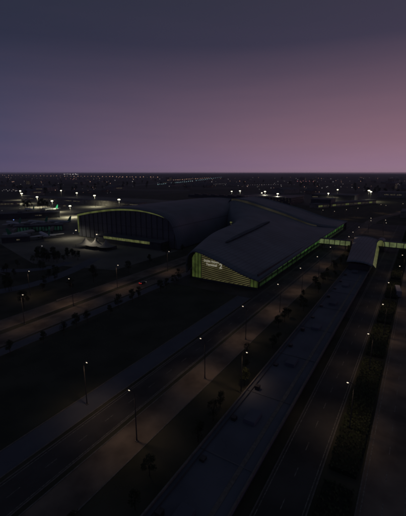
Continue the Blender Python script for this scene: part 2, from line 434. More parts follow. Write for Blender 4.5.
# small bright sign near the top edge further right
sg = MB(); sg.box(-1.1, -.9, 9.4, 13.0, 9.1, 9.6); sg.box(-1.1, -.9, 8.9, 10.6, 8.55, 8.95); sg.build('sign_panel', M['letter'], hall)

# ================================================================ pier hall (left barrel)
barrel = empty('pier_hall', (65, 165, 0), label='dark barrel roofed airport hall, its arched front edged in pale yellow-green light', cat='terminal')
BP = [(231.6, 23.6), (209.5, 27.8), (181, 31.8), (161, 33.2), (143, 33.1), (126, 31.2), (115, 28.4), (107.4, 23.6), (102.3, 12), (100.2, 1.0)]
def loc(mb): mb.v = [(x - 65, y - 165, z) for x, y, z in mb.v]; return mb
bst = [(62.5, BP), (130, [(y, z + .3) for y, z in BP]), (215, [(y, z + .2) for y, z in BP]), (300, [(y, z - 1.5 if z > 5 else z) for y, z in BP])]
bm_, _ = loft(bst, k=5, ku=4, th=.8)
loc(bm_).build('roof', M['roof_x'], barrel, True)
bp = spline(BP, 5)
cy, cz = 166.0, 2.0
def inset(p, d):
    # move a profile point inwards
    y, z = p; vy, vz = cy - y, -z * .9 + 3; L = math.hypot(vy * .35, vz) or 1
    return (y + vy * .35 / L * d, z + vz / L * d)
prof_in = [(min(max(y, 100.6), 230.9), z - .85) for y, z in bp]
fac = [(230.8, .2)] + [p for p in prof_in if p[1] > .3] + [(100.7, .2)]
loc(MB().plate_x(fac, 66.4, 66.9)).build('front_glass', M['tinted'], barrel)
# lit band under the arch
m_ = MB(); nb = [p for p in prof_in if p[1] > 20.5]
for i in range(len(nb) - 1):
    (ya, za), (yb, zb) = nb[i], nb[i + 1]
    wa = 1.75 * min(1, (ya - 105) / 14 + .12); wb = 1.75 * min(1, (yb - 105) / 14 + .12)
    m_.add([(66.1, ya, za), (66.1, yb, zb), (66.1, yb, zb - wb), (66.1, ya, za - wa)], [(0, 1, 2, 3)])
loc(m_).build('arch_light', M['olive_dim'], barrel)
loc(MB().box(65.9, 66.15, 229.2, 230.8, 4.0, 22.0)).build('edge_light', M['olive_dim'], barrel)
loc(MB().box(66.9, 299, 230.9, 231.4, 0, 23.2)).build('side_wall', M['clad'], barrel)
for i in range(20):
    y = 106 + i * 6.3
    zt = next(zq + (zp - zq) * (y - yq) / (yp - yq + 1e-9) for (yp, zp), (yq, zq) in zip(prof_in, prof_in[1:]) if yq <= y <= yp)
    loc(MB().box(65.85, 66.38, y - .07, y + .07, .2, zt - 2.2)).build('mullion', M['dark_metal'], barrel)
for z in (8.5, 16): loc(MB().box(65.75, 65.84, 106, 229, z - .12, z + .12)).build('transom', M['dark_metal'], barrel)
wlamp = MB().box(-1.5, -.7, 66.6, 67.6, 6.0, 6.5).build('wall_lamp', M['sodium'], barrel)
light(barrel, (-13, 60, 15), 10000, (1.0, .90, .66), size=160)  # wall lamp's spot, moved out and raised to brighten more of the apron
# ventilators on the back of the crown
loc(MB().box(236, 246, 118, 205, 31.5, 35.6)).build('plant_enclosure', M['clad'], barrel)
for k in range(6): loc(MB().box(238, 244, 124 + 13 * k, 131 + 13 * k, 35.6, 36.8)).build('ventilator', M['dark_metal'], barrel)

# low gatehouse with a lit window band in front of the barrel hall
gate = empty('lounge_block', (55, 150, 0), label='low flat block with a lit window band before the dark arch', cat='building')
def lg(mb): mb.v = [(x - 55, y - 150, z) for x, y, z in mb.v]; return mb
lg(MB().box(54, 65, 112, 188, .02, 3.9)).build('wall', M['clad'], gate)
lg(MB().box(54.4, 65, 112, 188, 3.9, 6.6)).build('upper_wall', M['clad'], gate)
lg(MB().box(53.2, 65.2, 111, 190, 6.6, 7.1)).build('roof', M['roof_dark'], gate)
MB().box(-2.0, -1.3, 38.6, 39.6, 7.0, 7.5).build('added_flood_lamp', M['sodium'], gate)  # lamp added at the roof corner to go with the extra tent light
light(gate, (-6, 44, 12), 3600, (1.0, .90, .68), size=165)  # added spot hung out over the apron, brightens the ground by the tents
light(gate, (-24, 20, 12), 3500, (1.0, .90, .68), size=165)  # second added spot, no fixture, brightens the ground before the block
for k in range(10): lg(MB().box(54.25, 54.38, 124.3 + 5.7 * k, 129.6 + 5.7 * k, 4.1, 6.4)).build('window', M['olive'], gate)
# small roof plant room with a lit strip, standing at the left edge of the hall roof
zq = 12.0
while zq < 34:
    q_ = at(233.5, 223.6, zq); zs = surf(st, q_[0], q_[1])
    if zs and zs <= zq + .3: break
    zq += .2
pr_ = MB().box(q_[0], q_[0] + 7, q_[1] - 5.5, q_[1] + 4.5, zq - 3, zq + 2.0).build('plant_room', M['clad'], hall)
MB().box(q_[0] - .1, q_[0] - .02, q_[1] - 5, q_[1] + 4, zq + .6, zq + 1.6).build('window', M['olive'], pr_)
MB().box(q_[0] - .3, q_[0] - .22, q_[1] + .6, q_[1] + 3.6, zq - .9, zq - .3).build('lamp', M['window'], pr_)
# ================================================================ peaked tents on the apron
def make_tent(loc_, label, sc):
    t = empty('canopy_tent', loc_, label=label, cat='tent', group='peaked canopy tents in a row')
    m_ = MB(); n = 16; rings = []
    for j, (r, z) in enumerate(((7.0, 3.0), (5.2, 3.8), (3.4, 5.0), (1.8, 6.8), (.7, 8.6), (.15, 10.2))):
        for k in range(n):
            a = 2 * math.pi * (k + .5) / n; q_ = max(abs(math.cos(a)), abs(math.sin(a))); w = r / q_ if j < 2 else r / (q_ ** (1 - j / 6))
            sag = .5 * (1 - abs(math.cos(2 * a))) if j == 0 else 0
            m_.v.append((w * math.cos(a), w * math.sin(a), z + sag))
    for j in range(5):
        for k in range(n): m_.f.append((j * n + k, j * n + (k + 1) % n, (j + 1) * n + (k + 1) % n, (j + 1) * n + k))
    m_.build('fabric_roof', M['tent'], t, True)
    for sx in (-1, 1):
        for sy in (-1, 1): MB().tube([(sx * 6.7, sy * 6.7, .02), (sx * 6.7, sy * 6.7, 3.2)], .15, 6).build('leg', M['pole'], t)
    MB().tube([(0, 0, 8), (0, 0, 11)], .12, 6).build('mast', M['pole'], t)
    for sy, (a, b) in enumerate((((-6.9, 6.9), (6.8, 6.9)), ((-6.9, -6.8), (6.8, 6.9)))): pass
    m2 = MB(); m2.box(6.75, 6.82, -6.6, 6.6, .02, 3.1); m2.build('side_curtain', M['tent'], t)
    t.scale = (sc, sc, sc)
    return t
for (px_, py_, lb) in ((79.0, 248.6, 'pale peaked tent nearest the lit arch end of the hall, leftmost of three'), (89.2, 249.8, 'pale peaked tent standing between two others before the dark hall'), (99.6, 251.2, 'pale peaked tent, rightmost of three, below the lit window band')):
    p = at(px_, py_); make_tent((p[0] + 8, p[1], 0.03), lb, .92)

# ================================================================ pod on the deck, the long deck, skybridges
deck = empty('low_deck_building', (0, -43.5, 0), label='long low flat blue-grey deck running towards the oval pod', cat='building')
MB().box(-230, 92, -6.3, 5.8, .02, 3.0).build('wall', M['clad'], deck)
MB().box(-230.5, 92, -7.2, 6.7, 3.0, 3.5).build('roof', M['deck'], deck)
for s_ in (-7.2, 6.35): MB().box(-230.5, 92, s_, s_ + .35, 3.5, 4.1).build('parapet', M['kerb'], deck)
for k in range(9): MB().box(-204 + 32 * k, -199 + 32 * k, -1.5, 1.5, 3.5, 4.6).build('roof_unit', M['deck'], deck)
for k in range(20): MB().box(-216 + 15.3 * k, -214.6 + 15.3 * k, 3.4, 4.6, 3.5, 4.1 + .3 * (k % 3)).build('roof_vent', M['dark_metal'], deck)
MB().box(-228, 50, -4.6, -3.6, 3.51, 3.58).build('walkway', M['kerb'], deck)
MB().tube([(-228, 5.2, 3.75), (50, 5.2, 3.75)], .12, 6).build('pipe', M['pole'], deck)
for k in range(12): MB().box(-225 + 26 * k, -224.7 + 26 * k, -6.8, 6.3, 3.51, 3.62).build('roof_joint', M['roof_dark'], deck)

pod = empty('link_pod', (112, -40, 0), label='blue-roofed pod where the two lit footbridges meet', cat='building')
def pst(x):
    t = (x - 60) / 104; y0 = -52.5 + 7.3 * t; y1 = -37.0 + 10.8 * t; w = y1 - y0
    return (x - 112, [(y0 + 40, 7.6), (y0 + 40 + w * .2, 8.9), (y0 + 40 + w * .5, 9.5), (y0 + 40 + w * .8, 9.4), (y1 + 40, 8.8)])
pm, _ = loft([pst(60), pst(95), pst(130), pst(164)], ku=5, th=.5)
pm.build('roof', M['roof'], pod, True)
def yl(x, k): t = (x + 52) / 104; return (-12.5 + 7.3 * t) if k == 0 else (3.0 + 10.8 * t)
m_ = MB(); wl_ = [(-49, yl(-49, 0) + 1.6), (49, yl(49, 0) + 1.6), (49, yl(49, 1) - 1.2), (-49, yl(-49, 1) - 1.2)]
m_.prism(wl_, .02, 7.3); m_.build('wall', M['clad'], pod)
m_ = MB()
for k in range(15):
    xa = -46 + 6.2 * k; xb = xa + 5.8; hh = lambda x: 6.6 - 3.6 * (x + 50) / 100
    m_.add([(xa, yl(xa, 0) - 2.0, hh(xa) - 1.2), (xb, yl(xb, 0) - 2.0, hh(xb) - 1.2), (xb, yl(xb, 0) - .05, 7.3), (xa, yl(xa, 0) - .05, 7.3)], [(0, 1, 2, 3)])
m_.build('side_glass', M['olive'], pod)
m_ = MB(); arc = [(-9.0 + 3.0 * math.cos(t), 5 + 5.0 * math.sin(t)) for t in [math.pi * i / 12 for i in range(13)]]
m_.plate_x(arc, 35.2, 35.5); m_.build('porch_light', M['olive'], pod)
m_ = MB(); vs = []
for r_ in (3.1, 3.7):
    for x_ in (34.4, 46): vs += [(x_, -9.0 + r_ * math.cos(math.pi * i / 12), 5 + (r_ + 2.0) * math.sin(math.pi * i / 12)) for i in range(13)]
fs = []
for a0, b0 in ((0, 13), (26, 39), (0, 26), (13, 39)):
    fs += [(a0 + i, a0 + i + 1, b0 + i + 1, b0 + i) for i in range(12)]
m_.add(vs, fs); m_.build('porch_hood', M['roof'], pod)
MB().box(35.6, 46, -12.2, -5.8, .02, 5).build('porch', M['clad'], pod)

def skybridge(x, y0, y1, z0, z1, label, w=4.6, npan=6):
    """runs in y from y0 down to y1"""
    b = empty('footbridge', (x, (y0 + y1) / 2, 0), label=label, cat='bridge', group='lit glazed footbridges')
    c = (y0 + y1) / 2; a0, a1 = y0 - c, y1 - c
    MB().box(-w / 2, w / 2, a1, a0, z0 - .7, z0).build('floor', M['clad'], b)
    MB().box(-w / 2 - .3, w / 2 + .3, a1, a0, z1, z1 + .45).build('roof', M['roof_dark'], b)
    L = (a0 - a1) / npan
    for k in range(npan):
        for sx in (-1, 1):
            xg = sx * (w / 2 - .1)
            MB().box(xg - .06, xg + .06, a1 + k * L + .28, a1 + (k + 1) * L - .28, z0 + .02, z1 - .02).build('window', M['bridge'], b)
    for k in range(npan + 1):
        y = a1 + k * L
        MB().box(-w / 2 - .15, w / 2 + .15, max(a1, y - .26), min(a0, y + .26), z0 + .001, z1 - .001).build('frame', M['dark_metal'], b)
    for k in (1, npan - 1):
        y = a1 + k * L
        for sx in (-1.4, 1.4): MB().tube([(sx, y, .02), (sx, y, z0 - .7)], .35, 8).build('column', M['wall'], b)
    return b
skybridge(136.5, -1.4, -27.6, 4.9, 8.9, 'lit glass footbridge joining the big sweeping hall to the pod', npan=6)
skybridge(149.5, -50.5, -92, 4.9, 8.9, 'lit glass footbridge running off to the right of the pod', npan=8)

# ================================================================ other airport buildings
def block(name, x0, x1, y0, y1, h, label, cat='building', wall='wall', roof='roof_dark', rows=1, cols=8, wm='window', group=None, side='x', wh=1.6, lit=1.0, parapet=.5):
    """rectangular building; lit windows on the two sides that face the airport road (low x, low y)"""
    cx, cy_ = (x0 + x1) / 2, (y0 + y1) / 2
    b = empty(name, (cx, cy_, 0), label=label, cat=cat, group=group)
    X, Y = (x1 - x0) / 2, (y1 - y0) / 2
    MB().box(-X, X, -Y, Y, .05, h).build('wall', M[wall], b)
    MB().box(-X - .4, X + .4, -Y - .4, Y + .4, h, h + parapet).build('roof', M[roof], b)
    rr_ = random.Random(int(abs(x0 * 7 + y0 * 3)))
    for r in range(rows):
        z = h * (r + .55) / rows - wh / 2 + .2
        for c in range(cols):
            for sd in ('x', 'y'):
                if rr_.random() > lit: continue
                if sd == 'x':
                    w = 2 * Y / cols; a = -Y + c * w; MB().box(-X - .08, -X - .01, a + w * .12, a + w * .88, z, z + wh).build('window', M[wm], b)
                elif side == 'xy':
                    w = 2 * X / cols; a = -X + c * w; MB().box(a + w * .12, a + w * .88, -Y - .08, -Y - .01, z, z + wh).build('window', M[wm], b)
    return b
# pier on the left apron with teal glow
def long_block(name, a, b, depth, h, label, cat, wall='clad', wm='window', n=12, z0=2, z1=5, lit=1.0):
    """a to b: the foot of the lit long side"""
    d = Vector((b[0] - a[0], b[1] - a[1])); L_ = d.length
    t = empty(name, ((a[0] + b[0]) / 2, (a[1] + b[1]) / 2, 0), math.atan2(d.y, d.x), label=label, cat=cat)
    MB().box(-L_ / 2, L_ / 2, .1, depth, .05, h).build('wall', M[wall], t); MB().box(-L_ / 2 - .6, L_ / 2 + .6, -.9, depth + .8, h, h + .6).build('roof', M['roof_dark'], t)
    r_ = random.Random(int(a[0]))
    for k in range(n):
        if r_.random() < lit: MB().box(-L_ / 2 + L_ / n * k + .5, -L_ / 2 + L_ / n * (k + 1) - .5, 0, .08, z0, z1).build('window', M[wm], t)
    for k in range(int(L_ // 30)): MB().box(-L_ / 2 + 30 * k + 10, -L_ / 2 + 30 * k + 16, depth * .3, depth * .7, h + .6, h + 2.2).build('roof_unit', M['roof_dark'], t)
    return t
pier = long_block('boarding_pier', at(14, 233), at(63, 230.8), 14, 7, 'low boarding pier with dim teal windows on the left apron', 'terminal pier', wm='teal', n=16, z0=1, z1=5.6, lit=1)
for xj in (-62, -24, 14, 52):
    jb = MB().box(xj, xj + 3, -22, -.95, 3.6, 6.2).build('boarding_bridge', M['wall'], pier)
    MB().box(xj + .9, xj + 2.1, -20, -18.8, .05, 3.6).build('support', M['dark_metal'], jb)
long_block('boarding_pier', at(-14, 220.5), at(60, 217.5), 18, 8, 'long dark boarding pier behind the teal windowed one', 'terminal pier', n=20, z0=4, z1=5, lit=.15)
long_block('service_building', at(2, 243.5), at(30, 241.5), 12, 5, 'low dark service shed left of the tents, nearest on the apron', 'building', n=6, z0=2, z1=3, lit=.3)
long_block('service_building', at(-6, 206.5), at(20, 205.5), 16, 8, 'pale low shed left of the tree clumps under the floodlights', 'building', wall='wall', n=8, z0=3, z1=5, lit=.6)
long_block('service_building', at(52, 208.6), at(66, 207.8), 14, 7, 'small pale shed left of the nearest floodlight mast', 'building', wall='wall', n=5, z0=3, z1=5, lit=.6)
block('boarding_pier', 330, 352, 380, 760, 10, 'farther dark boarding pier under the left floodlights', 'terminal pier', 'wall', rows=1, cols=14, wh=1.2, lit=.3)
# right: car park with faint lamp lines
cpk = empty('multistorey_car_park', (585, 215, 0), label='dark multi-storey car park with faint lines of lights behind the big roof', cat='car park')
for lv in range(5):
    MB().box(-48, 48, -62, 55, 3.4 * lv + .05, 3.4 * lv + 1.3).build('storey', M['clad'], cpk)
    for k in range(16):
        if (k * 7 + lv * 5) % 4: MB().box(-48.2, -48.05, -58 + 7 * k, -55.8 + 7 * k, 3.4 * lv + 2.2, 3.4 * lv + 2.6).build('lamp', M['window'], cpk)
for k in range(9):
    for x_ in (-47, 47): MB().box(x_ - .5, x_ + .5, -60 + 14 * k, -59 + 14 * k, .05, 15).build('column', M['clad'], cpk)
MB().box(-46, 47, -60, 54, 1.3, 13).build('core', M['clad'], cpk)
# lit pier on the right
l0 = at(318, 208.5); l1 = at(376, 203.6)
dv = Vector((l1[0] - l0[0], l1[1] - l0[1])); ang = math.atan2(dv.y, dv.x); Lh = dv.length
lp = empty('cargo_pier', ((l0[0] + l1[0]) / 2, (l0[1] + l1[1]) / 2, 0), ang, label='long low building with a pale lit front right of the big roof', cat='building')
MB().box(-Lh / 2, Lh / 2, 0, 20, .05, 7.5).build('wall', M['wall'], lp); MB().box(-Lh / 2 - 1, Lh / 2 + 1, -1.5, 21, 7.5, 8.2).build('roof', M['roof_dark'], lp)
for k in range(14): MB().box(-Lh / 2 + Lh / 14 * k + 1.2, -Lh / 2 + Lh / 14 * (k + 1) - 1.2, -.1, -.02, 2.2, 5.4).build('window', M['clere' if k % 3 else 'olive_dim'], lp)
block('hangar', *[v for v in (l0[0] + 30, l0[0] + 72, l0[1] - 16, l0[1] + 22)], 15, 'tall dark block at the near end of the pale lit building', 'hangar', 'clad', rows=1, cols=3, wh=1, lit=.3)
block('hangar', 720, 790, 60, 160, 13, 'flat hangar under the paired floodlights right of centre', 'hangar', 'clad', rows=1, cols=6, wh=2, lit=.5)
block('hangar', 900, 970, -60, 30, 14, 'flat hangar beside the brightest floodlight on the right', 'hangar', 'wall', rows=1, cols=6, wh=2.2, lit=.5)
block('warehouse', 420, 470, -120, -50, 9, 'flat warehouse beyond the right footbridge', 'warehouse', 'wall', rows=1, cols=5, wh=1.2, lit=.4)
block('warehouse', 330, 372, -150, -88, 8, 'small flat warehouse nearest the right footbridge', 'warehouse', 'brick', rows=1, cols=5, wh=1.2, lit=.3)

# far town: houses and sheds as individual buildings
def house_proto(kind):
    b = empty('town_building', (0, 0, 0), label='', cat='building', group='far buildings on the plain')
    if kind == 0:
        MB().box(-9, 9, -6, 6, 0, 6).build('wall', M['brick'], b)
        MB().plate_x([(-6.6, 6), (6.6, 6), (0, 10)], -9.4, 9.4).build('roof', M['slate'], b)
        MB().box(-9.1, -9.01, -3, -1, 3.4, 4.8).build('window', M['window'], b)
    elif kind == 1:
        MB().box(-30, 30, -16, 16, 0, 9).build('wall', M['wall'], b)
        MB().plate_x([(-16.6, 9), (16.6, 9), (0, 12.5)], -30.5, 30.5).build('roof', M['roof_dark'], b)
        MB().box(-30.1, -30.01, -8, 8, 5.4, 7).build('window', M['window'], b)
    else:
        MB().box(-16, 16, -10, 10, 0, 19).build('wall', M['brick'], b)
        MB().box(-16.5, 16.5, -10.5, 10.5, 19, 19.7).build('roof', M['roof_dark'], b)
        for k in range(4): MB().box(-16.1, -16.01, -8.5, 8, 2.5 + 4.3 * k, 4.0 + 4.3 * k).build('window', M['window'], b)
    return b
protos = [house_proto(k) for k in range(3)]; used = [0, 0, 0]
names = ['far pitched-roof brick house on the dark plain below the horizon', 'far long shed with a low pitched roof on the dark plain', 'far flat-roofed tower block with lit rows on the dark plain']
for i in range(72):
    x = rnd.uniform(-5, 411); y = 178 + 18 * rnd.random() ** 1.3
    if y > 189 and 120 < x < 240: continue
    p = at(x, y)
    if -440 < p[0] < 960 and -430 < p[1] < 800 and not (p[0] > 600 and (p[1] > 440 or p[1] < -80)): continue
    k = rnd.choice((0, 0, 0, 1, 1, 1, 1, 0, 2))
    o = protos[k] if not used[k] else copy_tree(protos[k]); used[k] = 1
    place(o, (p[0], p[1], .05), rnd.uniform(0, 3.1), names[k], 1 + .8 * rnd.random() if k == 0 else 1 + .5 * rnd.random())

# ================================================================ lamps
def street_lamp(label, power=700, first=[None]):
    if first[0] is None:
        t = empty('street_lamp', label=label, cat='street lamp', group='tall street lamps along the airport roads')
        MB().tube([(0, 0, .02), (0, 0, 1.2), (0, 0, 13.6)], [.22, .16, .09], 8).build('pole', M['pole'], t)
        MB().box(-.35, .35, -.35, .35, .01, .25).build('base', M['kerb'], t)
        a = MB(); a.tube([(0, 0, 13.5), (0, -.5, 13.9), (0, -1.3, 14.05)], .06, 6); a.build('arm', M['pole'], t)
        h = MB().box(-.22, .22, -2.0, -1.1, 14.0, 14.2).build('lamp_head', M['dark_metal'], t)
        MB().ball((0, -1.55, 13.95), .30, 8, 5, .7).build('lens', M['sodium'], h)
        first[0] = t; return t
    c = copy_tree(first[0]); c['label'] = label; return c
def put_lamp(px_, py_, label, rz=0, power=700, z=14, col=(1.0, .64, .38)):
    p = at(px_, py_, z); t = street_lamp(label)
    # the head hangs 1.55 m off the pole
    ox, oy = 1.55 * math.sin(rz), -1.55 * math.cos(rz)
    place(t, (p[0] - ox, p[1] - oy, 0), rz)
    light(t, (0, -1.55, 13.4), power, col, size=118)
    return t
LAMPS = [
 (22.8, 294.5, 'street lamp farthest left on the boulevard median', 0, 2600),
 (69, 278.5, 'boulevard median street lamp right of the leftmost one', math.pi, 2600),
 (118, 265, 'boulevard street lamp below the three peaked tents', 0, 1500),
 (169, 251.4, 'street lamp in the dark gap between the two halls', 0, 700),
 (29, 271, 'dim street lamp on the slip road at far left', 0, 250),
 (87, 362, 'single street lamp beside the footway at the lower left', 0, 500),
 (200.7, 338, 'promenade street lamp nearest the camera beside the lawn', math.pi, 900),
 (243, 306, 'promenade street lamp just below the low corner of the lit front', math.pi, 900),
 (278, 284, 'promenade street lamp right of the low corner of the lit front', math.pi, 900),
 (300.5, 268, 'promenade street lamp beside the green lit side wall', math.pi, 900),
 (317.4, 256.5, 'promenade street lamp below the left footbridge', math.pi, 800),
 (330.5, 247, 'promenade street lamp tucked against the left footbridge', math.pi, 600),
 (349, 236.5, 'street lamp just beyond the left footbridge', math.pi, 600),
 (353, 232, 'street lamp second beyond the left footbridge', math.pi, 600),
 (359, 227, 'street lamp third beyond the left footbridge', math.pi, 600),
 (247, 352, 'street lamp on the verge between promenade and long deck', 0, 120),
 (368.4, 333.4, 'east road street lamp nearest the camera by the dark hedge', math.pi, 800),
 (383, 304, 'east road street lamp second from the camera by the hedge', math.pi, 800),
 (388.7, 282.4, 'east road street lamp third from the camera by the hedge', math.pi, 800),
 (399.8, 266, 'east road street lamp just below the right footbridge', math.pi, 900),
 (402.5, 255, 'east road street lamp against the right footbridge', math.pi, 900),
 (385.6, 220, 'distant street lamp, right one of a bright pair beyond the pod', 0, 500),
 (386.3, 222.8, 'distant street lamp just below the right one of the pair', 0, 500),
 (371, 218, 'distant street lamp, left one of a bright pair beyond the pod', 0, 500),
 (371, 220.6, 'distant street lamp just below the left one of the pair', 0, 500),
 (323, 210, 'small street lamp at the near end of the pale lit building', 0, 500),
 (334.5, 211.3, 'small street lamp before the middle of the pale lit building', 0, 500),
 (346.5, 209.6, 'small street lamp before the right part of the pale lit building', 0, 500),
 (381, 204.5, 'small street lamp left of a pair past the pale lit building', 0, 500),
 (386, 205.4, 'small street lamp right of a pair past the pale lit building', 0, 500),
 (403, 203.6, 'small street lamp at the right edge near the far road', 0, 500),
 (358, 208.2, 'small street lamp past the right end of the big roof', 0, 400),
]
for a in LAMPS: put_lamp(a[0], a[1], a[2], a[3], a[4] * (.30 if a[3] == 0 and a[4] > 1000 else .20))
for (x, y, lb) in ((-124, -20.5, 'street lamp at the bottom of the promenade nearest the viewer'), (-93, -65, 'street lamp at the bottom of the east road nearest the viewer'), (-128, 68, 'street lamp at the bottom left on the boulevard nearest the viewer')):
    t = street_lamp(lb); place(t, (x, y, 0), math.pi); light(t, (0, -1.55, 13.4), 200, (1.0, .70, .44))

def flood_mast(label, first=[None]):
    if first[0] is None:
        t = empty('floodlight_mast', label=label, cat='floodlight', group='bright apron floodlight masts')
        MB().tube([(0, 0, .02), (0, 0, 19.5)], [.4, .18], 8).build('pole', M['pole'], t)
        MB().box(-1.6, 1.6, -1.6, 1.6, 19.1, 19.35).build('platform', M['dark_metal'], t)
        for sx in (-1, 1):
            for sy in (-1, 1):
                h = MB().box(sx * .8 - .35, sx * .8 + .35, sy * .8 - .35, sy * .8 + .35, 19.9, 20.3).build('lamp_head', M['dark_metal'], t)
                MB().ball((sx * .75, sy * .75, 19.7), .85, 10, 6, .9).build('lens', M['flood'], h)
        first[0] = t; return t
    c = copy_tree(first[0]); c['label'] = label; return c
MASTS = [
 (20.2, 191.0, 'floodlight mast at far left, upper of a touching pair', 9000, 1.1),
 (21.6, 193.6, 'floodlight mast at far left, lower of a touching pair', 12000, 1.1),
 (37, 197, 'floodlight mast second from the left, over the dark pier', 12000, 1.0),
 (52, 201, 'floodlight mast above and left of the lit arch', 12000, .95),
 (61, 190.6, 'farther floodlight mast left of centre, above the others', 9000, 1.0),
 (76.7, 193, 'floodlight mast directly above the left end of the lit arch', 9000, 1.0),
 (94.5, 195.6, 'floodlight mast above the left half of the lit arch', 9000, 1.1),
 (119, 199.6, 'big floodlight mast just above the crown of the lit arch', 9000, 1.1),
 (70, 206, 'nearest floodlight mast, beside the left edge of the lit arch', 14000, .85),
 (231.7, 191.4, 'fainter floodlight mast, left of the pair above the big roof', 8000, .9),
 (240, 191, 'brighter floodlight mast, right of the pair above the big roof', 9000, 1.0),
 (265, 191.6, 'floodlight mast behind the big roof with a smaller one at its left', 9000, 1.15),
 (261.8, 192.9, 'small floodlight mast touching a brighter one behind the big roof', 4000, .8),
 (277.7, 193.8, 'floodlight mast at the left corner of the dark car park', 8000, 1.05),
 (328.4, 193.4, 'floodlight mast over the flat hangar right of the car park', 8000, .9),
 (337.7, 189.7, 'farther floodlight mast up and right of the flat hangar', 8000, 1.1),
 (369, 190.6, 'brightest floodlight mast far right, one of a touching pair', 9000, 1.3),
 (371, 191.8, 'right hand mast of the touching pair at far right', 7000, 1.1),
]
for (x, y, lb, pw, sc) in MASTS:
    p = at(x, y, 19.8 * sc); t = flood_mast(lb); place(t, (p[0], p[1], 0), rnd.uniform(0, 1.5), sc=sc)
    light(t, (0, 0, 17.6), pw * 3.2, (1.0, .93, .62), rad=1.0, size=168)

# small distant lights: one object each (short post, coloured lens)
def dist_proto(name, m, group, label, r, h):
    t = empty(name, label=label, cat='light', group=group)
    MB().tube([(0, 0, 0), (0, 0, h)], .12, 5).build('post', M['pole'], t)
    MB().ball((0, 0, h + r * .6), r, 8, 5).build('lens', M[m], t)
    return t
class Dots:
    def __init__(s, name, m, group, label, r=1.6, h=9): s.p = dist_proto(name, m, group, label, r, h); s.first = True; s.h = h; s.r = r
    def put(s, x, y, sc=1.0):
        z = (s.h + s.r * .6) * sc; p = at(x, y, z)
        o = s.p if s.first else copy_tree(s.p); s.first = False
        place(o, (p[0], p[1], 0), 0, sc=sc)
horizon_o = Dots('horizon_lamp', 'orange', 'orange lamps in a row under the horizon', 'tiny orange lamp in the row just under the left horizon', 3.2, 12)
for i in range(46):
    x = 2 + i * 3.45 + rnd.uniform(-.9, .9)
    horizon_o.put(x, 175.3 + .012 * x + rnd.uniform(-.15, .2), rnd.uniform(.7, 1.25))
cluster = Dots('horizon_lamp', 'white_l', 'pale lamps clustered on the horizon', 'pale lamp of the bright cluster on the left horizon', 3.6, 12)
for i in range(16): cluster.put(63.5 + i * .95 + rnd.uniform(-.3, .3), 173.9 + rnd.uniform(-.1, .6), rnd.uniform(1.0, 1.9))
run_t = Dots('runway_light', 'teal_l', 'teal runway edge lights', 'teal runway edge light in the slanting row under the horizon', 1.9, 3)
for i in range(34):
    t = i / 33; run_t.put(158 + 63 * t, 184.4 - 7.2 * t + .5 * math.sin(3.1 * t) + rnd.uniform(-.1, .1), 1.1 + .4 * t + rnd.uniform(-.25, .2))
run_o = Dots('approach_light', 'orange', 'orange approach lights', 'orange approach light beside the teal runway row', 2.2, 4)
for i in range(24):
    t = i / 23; run_o.put(168 + 42 * t, 180.4 - 2.6 * t + rnd.uniform(-.12, .12), rnd.uniform(.7, 1.15))
run_d = Dots('taxiway_light', 'dimw', 'pale taxiway lights', 'dim pale taxiway light right of the teal row', 1.3, 3)
for i in range(16): t = i / 15; run_d.put(196 + 30 * t, 185.2 - 1.6 * t, rnd.uniform(.6, 1.0))
for i in range(14): t = i / 13; run_d.put(248 + 30 * t, 185 - .5 * t + rnd.uniform(-.1, .1), rnd.uniform(.5, .9))
red = Dots('warning_lamp', 'red_l', 'row of reddish lamps in mid distance', 'reddish lamp in the short row right of centre', 1.7, 8)
for x, y in ((297.5, 181.2), (300.3, 181.4), (303.2, 180.9), (306, 181.5), (309.5, 181.2), (313.3, 181.6), (66, 179), (70.5, 178.6), (73, 179.6), (76, 179)): red.put(x, y, rnd.uniform(.7, 1.0))
town_w = Dots('town_lamp', 'dimw', 'pale town lamps on the plain', 'tiny pale town lamp scattered on the dark plain', 1.25, 8)
town_o = Dots('town_lamp', 'orange', 'orange town lamps on the plain', 'tiny orange town lamp scattered on the dark plain', 1.1, 8)
for i in range(270):
    x = rnd.uniform(0, 406); y = 177.2 + 16 * rnd.random() ** 1.4
    if y > 188 and 130 < x < 228: continue
    s_ = (1.35 if y < 182 else .8 if y < 187 else .5) * (.45 + .8 * rnd.random() ** 2)
    (town_w if rnd.random() < .55 else town_o).put(x, y, s_)
for i in range(9): town_w.put(2 + i * 1.9 + rnd.uniform(-.4, .4), 190 + rnd.uniform(-.9, 1.0), rnd.uniform(.6, .95))
for x, y in ((274.5, 183.5), (281, 185), (290, 184.5), (283.5, 189), (271, 188), (326.5, 187), (343, 184), (352, 187.5), (318, 185), (322, 188), (393, 187), (398, 184)): town_w.put(x, y, .9)
apron_l = Dots('apron_marker', 'dimw', 'small apron marker lights', 'tiny pale marker light on the left apron', .35, 2)
for x, y in ((2, 210.5), (31, 228.6), (34, 199.5), (73.3, 233.2), (24, 199.8), (42, 246), (20, 208.6), (58, 218)): apron_l.put(x, y, rnd.uniform(.7, 1.1))
blue = Dots('beacon', 'blue_l', 'blue apron beacons', 'blue beacon on the left apron', .5, 3)
blue.put(13.6, 219.8)

